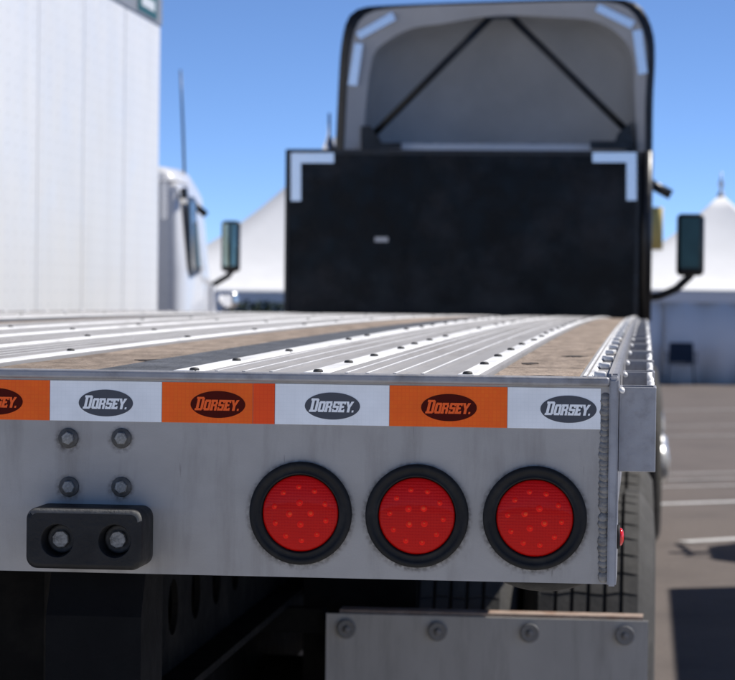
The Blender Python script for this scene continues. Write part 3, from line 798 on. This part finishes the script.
def shrink2(pts, kx, kz, dy):
    return [Vector((tcx + (p.x - tcx) * kx, YT + dy, zbase + (p.z - zbase) * kz)) for p in pts]
q = MB(); q.quadgrid([W1, W0, shrink2(W0, 1, 1, .3), shrink2(W0, .99, .97, .7), shrink2(W0, .95, .82, 1.2), shrink2(W0, .88, .5, 1.7), shrink2(W0, .8, .05, 2.1)], False, True)
fa = q.build('roof_fairing', 'black', trk)
q = MB(); q.quadgrid([[v + Vector((0, .002, 0)) for v in W1], [v + Vector((0, .04, 0)) for v in W2]], False, True); q.build('flange', 'fair_rim', fa)
q = MB(); q.quadgrid([[v + Vector((0, .04, 0)) for v in W2], shrink2(W2, .985, .985, .14), shrink2(W2, .965, .96, .26), shrink2(W2, .92, .91, .36), shrink2(W2, .78, .75, .46), shrink2(W2, .45, .42, .55), shrink2(W2, .03, .03, .6)], False, True)
q.build('inner_shell', 'fair_in', fa)
zl = P(495, 141.5, YT + .2).z
q = MB(); q.prism([(tcx - .95, YT + .06, zbase - .03), (tcx - .95, YT + .06, zl - .03), (tcx - .95, YT + .30, zl), (tcx - .95, YT + 1.2, zl), (tcx - .95, YT + 1.9, zbase - .03)], (1.9, 0, 0)); q.build('cab_roof', 'white', trk)
def bar(pa, pb, Y, r, name, mt, par):
    q = MB(); q.tube(P(*pa, Y), P(*pb, Y), r, n=10); return q.build(name, mt, par)
bar((372, 136), (493, 15), YT + .07, .026, 'brace_bar', 'black', fa); bar((509, 15), (630, 134), YT + .07, .026, 'brace_bar', 'black', fa)
def plate(pts, Y, th, name, mt, par):
    q = MB(); q.prism([P(x, y, Y) for x, y in pts], (0, th, 0)); return q.build(name, mt, par)
plate([(484, 12), (518, 12), (515, 19), (487, 19)], YT + .04, .03, 'brace_bracket', 'black', fa)
plate([(361, 126), (370, 126), (378, 137), (384, 148), (361, 149)], YT + .02, .12, 'brace_bracket', 'black', fa)
plate([(618, 133), (632, 122), (634, 150), (612, 149)], YT + .02, .12, 'brace_bracket', 'black', fa)
plate([(362, 143), (401, 142.5), (401, 149), (362, 150)], YT - .03, .04, 'roof_bracket', 'black', trk)
plate([(590, 141), (630, 141), (630, 149), (590, 149)], YT - .03, .04, 'roof_bracket', 'black', trk)
mark([(356, 33), (392, 12), (396, 20), (360, 39.5)], YT - .006, fa); mark([(354.5, 43.5), (363, 44), (357, 86), (348, 85)], YT - .006, fa)
mark([(599, 4), (635, 21.5), (631, 29), (595, 11)], YT - .006, fa); mark([(632.5, 31), (642, 30), (647.5, 73), (638.5, 75)], YT - .006, fa)
# cab, sleeper and bonnet
q = rbox(tcx - 1.12, tcx + 1.12, YT + .08, YT + 2.3, .75, zbase - .035, .09, 4, 'black', 'cab'); put('cab', q, trk)
q = rbox(tcx - 1.0, tcx + 1.0, YT + 2.31, YT + 4.0, .6, 1.9, .15, 4, 'black', 'bonnet'); put('bonnet', q, trk)
for s in (-1, 1):
    q = MB(); q.box(tcx + s * 1.121, tcx + s * 1.128, YT + 1.35, YT + 2.0, 1.75, 2.45); q.build('side_window', 'glass', trk)
    q = MB(); q.box(tcx + s * .35 - .06, tcx + s * .35 + .06, YT - 2.4, YT + 3.6, .68, .92); q.build('frame_rail', 'black', trk)
    q = MB(); q.tube((tcx + s * .98, YT + .9, .62), (tcx + s * .98, YT + 2.2, .62), .28, n=28); q.build('fuel_tank', 'chrome', trk)
tm2 = tyre_mesh(.51, .14, 'tyre2'); r2R, r2L = rim_mesh(.51, .14, 1, 1.4, 'alloy'), rim_mesh(.51, .14, -1, 1.0, 'alloy')
for yw in (YT - 1.9, YT - .6, YT + 3.3):
    for x, s in ((tcx + 1.08, 1), (tcx + .76, 1), (tcx - 1.08, -1), (tcx - .76, -1)):
        if yw > YT and abs(x - tcx) < .9: continue
        o = put('drive_wheel', tm2, trk, (x, yw, .51), (random.uniform(0, 6), 0, 0)); put('rim', r2R if s > 0 else r2L, o, (x, yw, .51))
def mirror(parent, Y, quad, mt, arm, armr, name='door_mirror'):
    # quad: x0, y0, x1, y1 pixels of the head; the glass faces the rear
    x0, y0, x1, y1 = quad
    a, b = P(x0, y0, Y), P(x1, y1, Y)
    me = rbox(a.x, b.x, Y, Y + .12, b.z, a.z, .04, 4, 'black', name)
    h = put(name, me, parent)
    g_ = rbox(a.x + .03, b.x - .035, Y - .004, Y + .004, b.z + .06, a.z - .03, .0035, 2, mt, 'mirror_glass'); put('mirror_glass', g_, h)
    q = MB(); q.path([P(x, y, Y + .06) for x, y in arm], armr); q.build('mirror_arm', 'black', h)
    return h
mm = mirror(trk, YT + 2.2, (677, 213.5, 704, 276), 'mirror_dark', [(640, 298), (660, 296), (676, 289), (690, 276), (694, 262)], .033)
bar((640, 178), (671, 195), YT + 2.1, .04, 'lookdown_mirror', 'black', trk)
# small chrome horn left of the fairing
q = MB(); c = P(329, 150, YT + 1.0); q.lathe([(.05, -.1), (.05, .02), (.03, .06), (.012, .12), (.01, .28)], 'Z', 14, c); q.build('beacon_stub', 'chrome', trk)

# ------------------------------------------------------------------ white box trailer on the left
XB = -4.27
yf = PX(159.5, 100, XB).y
ZT = PX(159.5, 25, XB).z
box = thing('box_trailer', 'tall white box trailer beside the flatbed with vertical sheet seams', 'trailer', (XB - 1.3, yf - 6, 0))
def wall_panels(root, X, y_list, z0, z1, s, mt='boxwhite'):
    for a, b in zip(y_list[:-1], y_list[1:]):
        lo, hi = min(a, b), max(a, b)
        q = MB(); q.box(X - .03 if s > 0 else X, X if s > 0 else X + .03, lo + .012, hi - .012, z0, z1); q.build('side_panel', mt, root)
    for y in y_list:
        q = MB(); q.box(X - .028 if s > 0 else X + .004, X - .004 if s > 0 else X + .028, y - .0115, y + .0115, z0, z1); q.build('seam_post', 'seam', root)
def rivet_rows(root, X, y_list, z0, z1, cols=3):
    q = MB()
    for a, b in zip(y_list[:-1], y_list[1:]):
        for c in range(cols):
            y = a + (b - a) * (c + .5) / cols
            z = z0 + .08
            while z < z1 - .05:
                q.box(X - .001, X + .0016, y - .013, y + .013, z - .006, z + .006); z += .1
    o = q.build('rivet_field', 'seam', root); o['kind'] = 'stuff'
ys = [yf, PX(124, 150, XB).y, PX(83, 150, XB).y, PX(37.5, 150, XB).y]
st = ys[2] - ys[3]
while ys[-1] > yf - 13: ys.append(ys[-1] - st)
wall_panels(box, XB, ys, 1.1, ZT, 1)
rivet_rows(box, XB, ys[:7], 1.1, ZT, 6)
ysr = seg(ys[-1], yf, 8)
wall_panels(box, XB - 2.6, ysr, 1.1, ZT, -1)
q = MB(); q.box(XB - 2.57, XB - .03, yf - .03, yf - .001, 1.1, ZT); q.build('front_wall', 'boxwhite', box)
q = MB(); q.box(XB - 2.57, XB - .03, ys[-1], ys[-1] + .03, 1.1, ZT); q.build('rear_door', 'boxwhite', box)
q = MB(); q.box(XB - 2.6, XB, ys[-1], yf, ZT + .0005, ZT + .04); q.build('roof', 'boxwhite', box)
zr = PX(158.5, -2, XB).z
for x0, x1 in ((XB - .001, XB + .012), (XB - 2.612, XB - 2.599)):
    q = MB(); q.box(x0, x1, ys[-1], yf + .02, ZT - .004, zr); q.build('top_rail', 'rail', box)
    q = MB(); q.box(x0, x1, ys[-1], yf + .02, .98, 1.13); q.build('bottom_rail', 'rail', box)
a, b = PX(140, 4, XB + .013), PX(156, 18, XB + .013)
zc_ = (ZT + zr) / 2
q = MB(); q.box(XB + .0125, XB + .018, a.y - .1, b.y + .02, zc_ - .095, zc_ + .09); em = q.build('emblem', 'emblem_green', box)
q = MB(); q.box(XB + .0185, XB + .021, a.y + .05, b.y - .1, zc_ - .04, zc_ + .045); q.build('emblem_letters', 'emblem_white', em)
tm3 = tm2
def body_wheels(root, xc, half, ys_):
    for y in ys_:
        for s in (-1, 1):
            o = put('wheel', tm2, root, (xc + s * half, y, .51), (random.uniform(0, 6), 0, 0)); put('rim', r2R if s > 0 else r2L, o, (xc + s * half, y, .51))
        q = MB(); q.tube((xc - half, y, .51), (xc + half, y, .51), .06, n=12); q.build('axle', 'under', root)
body_wheels(box, XB - 1.3, 1.1, (ys[-1] + 1.4, ys[-1] + 2.7))
for s in (-1, 1):
    q = MB(); q.box(XB - 1.3 + s * .45 - .05, XB - 1.3 + s * .45 + .05, ys[-1] + .3, yf - .3, .8, 1.0995); q.build('frame_rail', 'under', box)
    q = MB(); q.box(XB - 1.3 + s * .9 - .06, XB - 1.3 + s * .9 + .06, yf - 2.6, yf - 2.48, .0, 1.0995); q.build('landing_leg', 'under', box)

# ------------------------------------------------------------------ white tractor ahead of the box trailer
YC0 = yf + 1.6                      # back of the cab
ctr = thing('day_cab_truck', 'white day cab truck with tall whip antenna ahead of the white box trailer', 'truck', (XB - 1.3, YC0 + 2, 0))
cxr = P(188, 230, YC0 + .2).x       # right side of the cab
ztop2 = P(172, 167, YC0 + .3).z
wdt = 2.15; ccx = cxr - wdt / 2
def cab_ring(y, kx, zt, zb=.85, r=.22, lean=.0, n=7):
    hw = wdt / 2 * kx; pts = []
    top = [(hw, zb), (hw, (zb + zt) * .5), (hw - lean, zt - r)]
    for k in range(1, n + 1):
        a = R(90 * k / n); top.append((hw - lean - r + r * math.cos(a), zt - r + r * math.sin(a)))
    left = [(-x, z) for x, z in top[::-1]]
    return [(ccx + x, y, z) for x, z in top + left]
rings = [cab_ring(YC0 + .0, .86, ztop2 - .12, r=.18), cab_ring(YC0 + .02, .92, ztop2 - .05, r=.2), cab_ring(YC0 + .08, .97, ztop2 - .01, lean=.05), cab_ring(YC0 + .2, 1, ztop2, lean=.07), cab_ring(YC0 + 1.0, 1, ztop2 + .02, lean=.08), cab_ring(YC0 + 1.5, 1, ztop2 - .1, lean=.08), cab_ring(YC0 + 2.1, .96, 1.95, lean=.05), cab_ring(YC0 + 3.3, .88, 1.7, lean=.1, r=.3), cab_ring(YC0 + 3.6, .8, 1.4, lean=.1, r=.3)]
q = MB(); q.quadgrid(rings, False, True); q.poly(rings[0][::-1]); q.poly(rings[-1]); q.build('cab', 'white', ctr)
# drip moulding over the cab back
q = MB(); q.path([(ccx - wdt / 2 * .9, YC0 + .0, P(180, 181, YC0).z), (ccx + wdt / 2 * .93, YC0 + .0, P(180, 181, YC0).z), (cxr + .0, YC0 + .12, P(190, 184, YC0).z)], .014, 8); q.build('drip_moulding', 'white', ctr)
# side window with black surround
yw0, yw1 = YC0 + .2, YC0 + .85
q = MB(); z0_, z1_ = P(190, 277, YC0 + .7).z, P(190, 198, YC0 + .7).z
xs_ = cxr
q.prism([(xs_ - .012, yw0, z1_), (xs_ + .006, yw0, z0_ + .08), (xs_ + .008, yw0 + .1, z0_), (xs_ + .008, yw1, z0_ + .05), (xs_ - .012, yw1 - .25, z1_)], (.012, 0, 0)); q.build('window_surround', 'black', ctr)
q = MB(); q.prism([(xs_ + .001, yw0 + .06, z1_ - .05), (xs_ + .019, yw0 + .06, z0_ + .13), (xs_ + .021, yw0 + .14, z0_ + .06), (xs_ + .021, yw1 - .08, z0_ + .1), (xs_ + .001, yw1 - .29, z1_ - .05)], (.006, 0, 0)); q.build('side_window', 'glass', ctr)
mark([(161.5, 184), (163.5, 181.8), (166.5, 182), (167.8, 184), (167.8, 217), (166, 219.5), (162.5, 219.5), (161.2, 217)], YC0 - .004, ctr)
mirror(ctr, YC0 + 1.75, (221, 220.5, 239, 272), 'mirror', [(196, 297), (205, 290), (216, 283), (228, 276), (234, 268)], .03)
bar((188, 199), (206, 215), YC0 + .9, .035, 'lookdown_mirror', 'black', ctr)
plate([(180, 189), (186, 187), (187, 197), (181, 199)], YC0 + .05, .1, 'lamp_bracket', 'black', ctr)
q = MB(); q.path([P(184.8, 186, YC0 + .9), P(183, 130, YC0 + .9), P(180.5, 70, YC0 + .9)], [.013, .012, .009], 8); q.build('whip_antenna', 'black', ctr)
a, b = P(218, 291, YC0 + 3.2), P(237, 308, YC0 + 3.2)
me = rbox(a.x, b.x, a.y, a.y + .14, b.z, a.z, .06, 4, 'chrome', 'bonnet_mirror'); bmo = put('bonnet_mirror', me, ctr)
q = MB(); q.path([((a.x + b.x) / 2, a.y + .07, b.z + .03), (a.x - .05, a.y + .07, b.z - .15), (ccx + wdt / 2 * .85, a.y + .07, 1.35)], .018, 8); q.build('mirror_stalk', 'black', bmo)
q = MB(); q.box(ccx - .45, ccx + .45, YC0 - 3.0, YC0 + 3.2, .62, .8495); q.build('frame_rail', 'under', ctr)
body_wheels(ctr, ccx, .98, (YC0 - 2.2, YC0 - .9, YC0 + 2.9))
# grab rail / fender flare behind the mirror arm
q = MB(); q.box(cxr + .001, cxr + .03, YC0 + 1.5, YC0 + 1.62, 1.15, P(200, 285, YC0 + 1.5).z); q.build('door_pillar', 'white', ctr)

# ------------------------------------------------------------------ tents
def tent(name, label, cx, cy, half, zeave, zpeak, wall_bottom=.0, walls=True, panels=3, mtw='tent'):
    t_ = thing(name, label, 'tent', (cx, cy, 0), 'white event tents')
    N_ = 14
    for side in range(4):
        rows = []
        for k in range(N_ + 1):
            u = k / N_; rr = half * (1 - u) + .06 * u
            z = zeave + (zpeak - zeave) * (.30 * u + .70 * u ** 2.1)
            row = []
            for j in range(9):
                v = -1 + 2 * j / 8
                sag = -.05 * (1 - v * v) * math.sin(math.pi * u)
                x, y = rr * v, -rr + (-sag) * .4
                a = math.pi / 2 * side
                row.append((cx + x * math.cos(a) - y * math.sin(a), cy + x * math.sin(a) + y * math.cos(a), z + sag))
            rows.append(row)
        q = MB(); q.quadgrid(rows, False, True); o = q.build('roof_panel', 'tent', t_); o.modifiers.new('thick', 'SOLIDIFY').thickness = .01
        q = MB(); a = math.pi / 2 * side
        def rt(x, y, z): return (cx + x * math.cos(a) - y * math.sin(a), cy + x * math.sin(a) + y * math.cos(a), z)
        q.prism([rt(-half + .001, -half - .02, zeave - .22), rt(half - .001, -half - .02, zeave - .22), rt(half - .001, -half - .02, zeave - .012), rt(-half + .001, -half - .02, zeave - .012)], Vector(rt(0, .012, 0)) - Vector(rt(0, 0, 0))); q.build('valance', 'tent', t_)
        if walls:
            for p in range(panels):
                xa = -half + 2 * half * p / panels + .015; xb = -half + 2 * half * (p + 1) / panels - .015
                rows = []
                for zz in (wall_bottom, wall_bottom + .8, zeave - .2):
                    rows.append([rt(xa + (xb - xa) * j / 12, -half + .03 + .09 * math.sin(j * 1.7 + p + side) * (1 - .5 * zz / zeave), zz) for j in range(13)])
                q = MB(); q.quadgrid(rows, False, True); o = q.build('wall_panel', mtw, t_); o.modifiers.new('thick', 'SOLIDIFY').thickness = .008
    for sx in (-1, 1):
        for sy in (-1, 1):
            q = MB(); q.tube((cx + sx * (half - .05), cy + sy * (half - .05), 0), (cx + sx * (half - .05), cy + sy * (half - .05), zeave - .03), .04, n=10); q.build('pole', 'steel', t_)
    q = MB(); q.lathe([(.09, -.05), (.07, .06), (.03, .1), (.03, .2), (.06, .26), (.02, .34), (.01, .5)], 'Z', 12, (cx, cy, zpeak)); q.build('finial', 'steel', t_)
    return t_
gy = G(700, 384).y
pk = P(721, 197, gy + 3.4)
ze = P(700, 291, gy).z
tent('event_tent', 'white peaked tent with pale side walls at the right behind the dark mirror', pk.x, gy + 3.4, 3.4, ze, pk.z)
pk2 = P(352, 122, gy + 4.4)
ze2 = P(240, 292, gy - .2).z
tent('event_tent', 'white peaked tent between the white day cab and the black bulkhead', pk2.x, gy + 4.4, 4.6, ze2, pk2.z, walls=True, panels=4, mtw='tent')

# blue folding chair by the tent
cc = P(681, 380, gy - .7); cc.z = 0
chair = thing('folding_chair', 'dark blue folding camp chair in front of the right tent wall', 'chair', (cc.x, cc.y, 0))
q = MB(); q.box(cc.x - .24, cc.x + .24, cc.y - .22, cc.y + .2, .38, .41); q.build('seat', 'blue', chair)
q = MB(); q.prism([(cc.x - .24, cc.y + .2, .4105), (cc.x + .24, cc.y + .2, .4105), (cc.x + .22, cc.y + .32, .78), (cc.x - .22, cc.y + .32, .78)], (0, .02, 0)); q.build('backrest', 'blue', chair)
for sx in (-1, 1):
    for sy in (-1, 1):
        q = MB(); q.tube((cc.x + sx * .25, cc.y + sy * .22, 0), (cc.x + sx * .22, cc.y - sy * .18, .379), .012, n=8); q.build('leg', 'under', chair)
    q = MB(); q.box(cc.x + sx * .27 - .03, cc.x + sx * .27 + .03, cc.y - .22, cc.y + .24, .58, .6); q.build('armrest', 'blue', chair)
    q = MB(); q.tube((cc.x + sx * .27, cc.y - .2, .4), (cc.x + sx * .27, cc.y - .2, .5795), .01, n=8); q.build('arm_post', 'under', chair)
# yellow banner by the tent, seen just past the truck
yb_ = gy - 3
a, b = P(644, 207, yb_), P(662.5, 250, yb_)
ban = thing('banner', 'narrow yellow banner on a pole glimpsed beside the black truck', 'banner', (a.x, yb_, 0))
q = MB(); q.tube((a.x, yb_, 0), (a.x, yb_, a.z + .1), .03, n=10); q.build('pole', 'steel', ban)
rows = [[(a.x + .03 + (b.x - a.x - .03) * j / 6, yb_ + .02 * math.sin(j), z) for j in range(7)] for z in (b.z, (a.z + b.z) / 2, a.z)]
q = MB(); q.quadgrid(rows, False, True); o = q.build('cloth', 'yellow', ban); o.modifiers.new('thick', 'SOLIDIFY').thickness = .006

# hedge at the foot of the left tent
ha, hb_ = G(205, 372), G(420, 372)
hy = gy - 1.4; xa, xb = P(228, 300, hy).x, P(330, 300, hy).x
hz = P(260, 302.5, hy).z
hd = thing('hedge', 'dark green clipped hedge low in front of the left tent', 'hedge', ((xa + xb) / 2, hy, 0))
rnd = random.Random(5); q = MB()
for k in range(2600):
    x, y, z = rnd.uniform(xa, xb), hy + rnd.uniform(-.35, .35), rnd.uniform(.05, hz) + rnd.uniform(-.04, .06)
    n = Vector((rnd.uniform(-1, 1), rnd.uniform(-1, 1), rnd.uniform(-.3, 1))).normalized(); u = n.orthogonal().normalized() * rnd.uniform(.03, .07); v = n.cross(u) * .6
    c = Vector((x, y, z)); q.poly([c - u, c + v, c + u, c - v])
o = q.build('leaves', 'green', hd); o['kind'] = 'stuff'
q = MB()
for k in range(9):
    x = xa + (xb - xa) * (k + .5) / 9; q.tube((x, hy, 0), (x + .05, hy, hz * .8), .03, .012, n=6)
q.build('stems', 'under', hd)

# ------------------------------------------------------------------ box truck parked to the right: its shadow falls across the lot
sx_, sy_ = sdir.x / sdir.z, sdir.y / sdir.z
HB = 2.6
c = G(668, 588.5)
XB2 = c.x + HB * sx_; YB2 = c.y + HB * sy_
bt = thing('service_truck', 'white low box service truck parked to the right of the flatbed', 'truck', (XB2 + 1.15, YB2 - 2, 0))
ys2 = seg(YB2 - 6.0, YB2, 5); WB = 2.3
wall_panels(bt, XB2, ys2, .9, HB - .04, -1); wall_panels(bt, XB2 + WB, ys2, .9, HB - .04, 1)
q = MB(); q.box(XB2 + .03, XB2 + WB - .03, YB2 - .03, YB2, .9, HB - .04); q.build('front_wall', 'boxwhite', bt)
q = MB(); q.box(XB2 + .03, XB2 + WB - .03, YB2 - 6.0, YB2 - 5.97, .9, HB - .04); q.build('rear_door', 'boxwhite', bt)
q = MB(); q.box(XB2, XB2 + WB, YB2 - 6.0, YB2, HB - .0395, HB); q.build('roof', 'boxwhite', bt)
q = MB(); q.box(XB2, XB2 + WB, YB2 - 6.0, YB2, .76, .8995); q.build('floor_frame', 'under', bt)
ca = G(735, 561).y + 2.3 * sy_; cb = G(735, 546).y + 2.3 * sy_
q = MB(); xc0, xc1 = XB2 + .06, XB2 + WB - .06
q.prism([(xc0, YB2 + .5, .55), (xc0, YB2 + .55, 1.45), (xc0, ca, 2.25), (xc0, ca + .1, 2.3), (xc0, cb - .1, 2.3), (xc0, cb + .7, 1.45), (xc0, cb + 1.7, 1.3), (xc0, cb + 1.8, .55)], (xc1 - xc0, 0, 0)); q.build('cab', 'white', bt)
q = MB(); q.prism([(xc0 - .004, ca + .05, 1.5), (xc0 - .004, ca + .1, 2.1), (xc0 - .004, cb - .1, 2.1), (xc0 - .004, cb + .45, 1.5)], (.003, 0, 0)); q.build('side_window', 'glass', bt)
mx_ = xc0 - .36; mh = put('door_mirror', rbox(mx_ - .08, mx_ + .1, ca + .3, ca + .4, 1.7, 2.05, .02, 2, 'black', 'door_mirror'), bt)
for yy_, zz_ in ((ca + .12, 2.02), (cb - .02, 2.08)):
    q = MB(); q.path([(xc0, yy_, zz_), (mx_, yy_ + .02, zz_ - .02), (mx_, ca + .35, zz_ - .12)], .022, 8); q.build('mirror_arm', 'black', mh)
q = MB(); q.box(XB2 + .7, XB2 + 1.6, YB2 - 5.8, cb + 1.5, .45, .5495); q.build('frame_rail', 'under', bt)
body_wheels(bt, XB2 + 1.15, .95, (YB2 - 4.4, cb + .9))
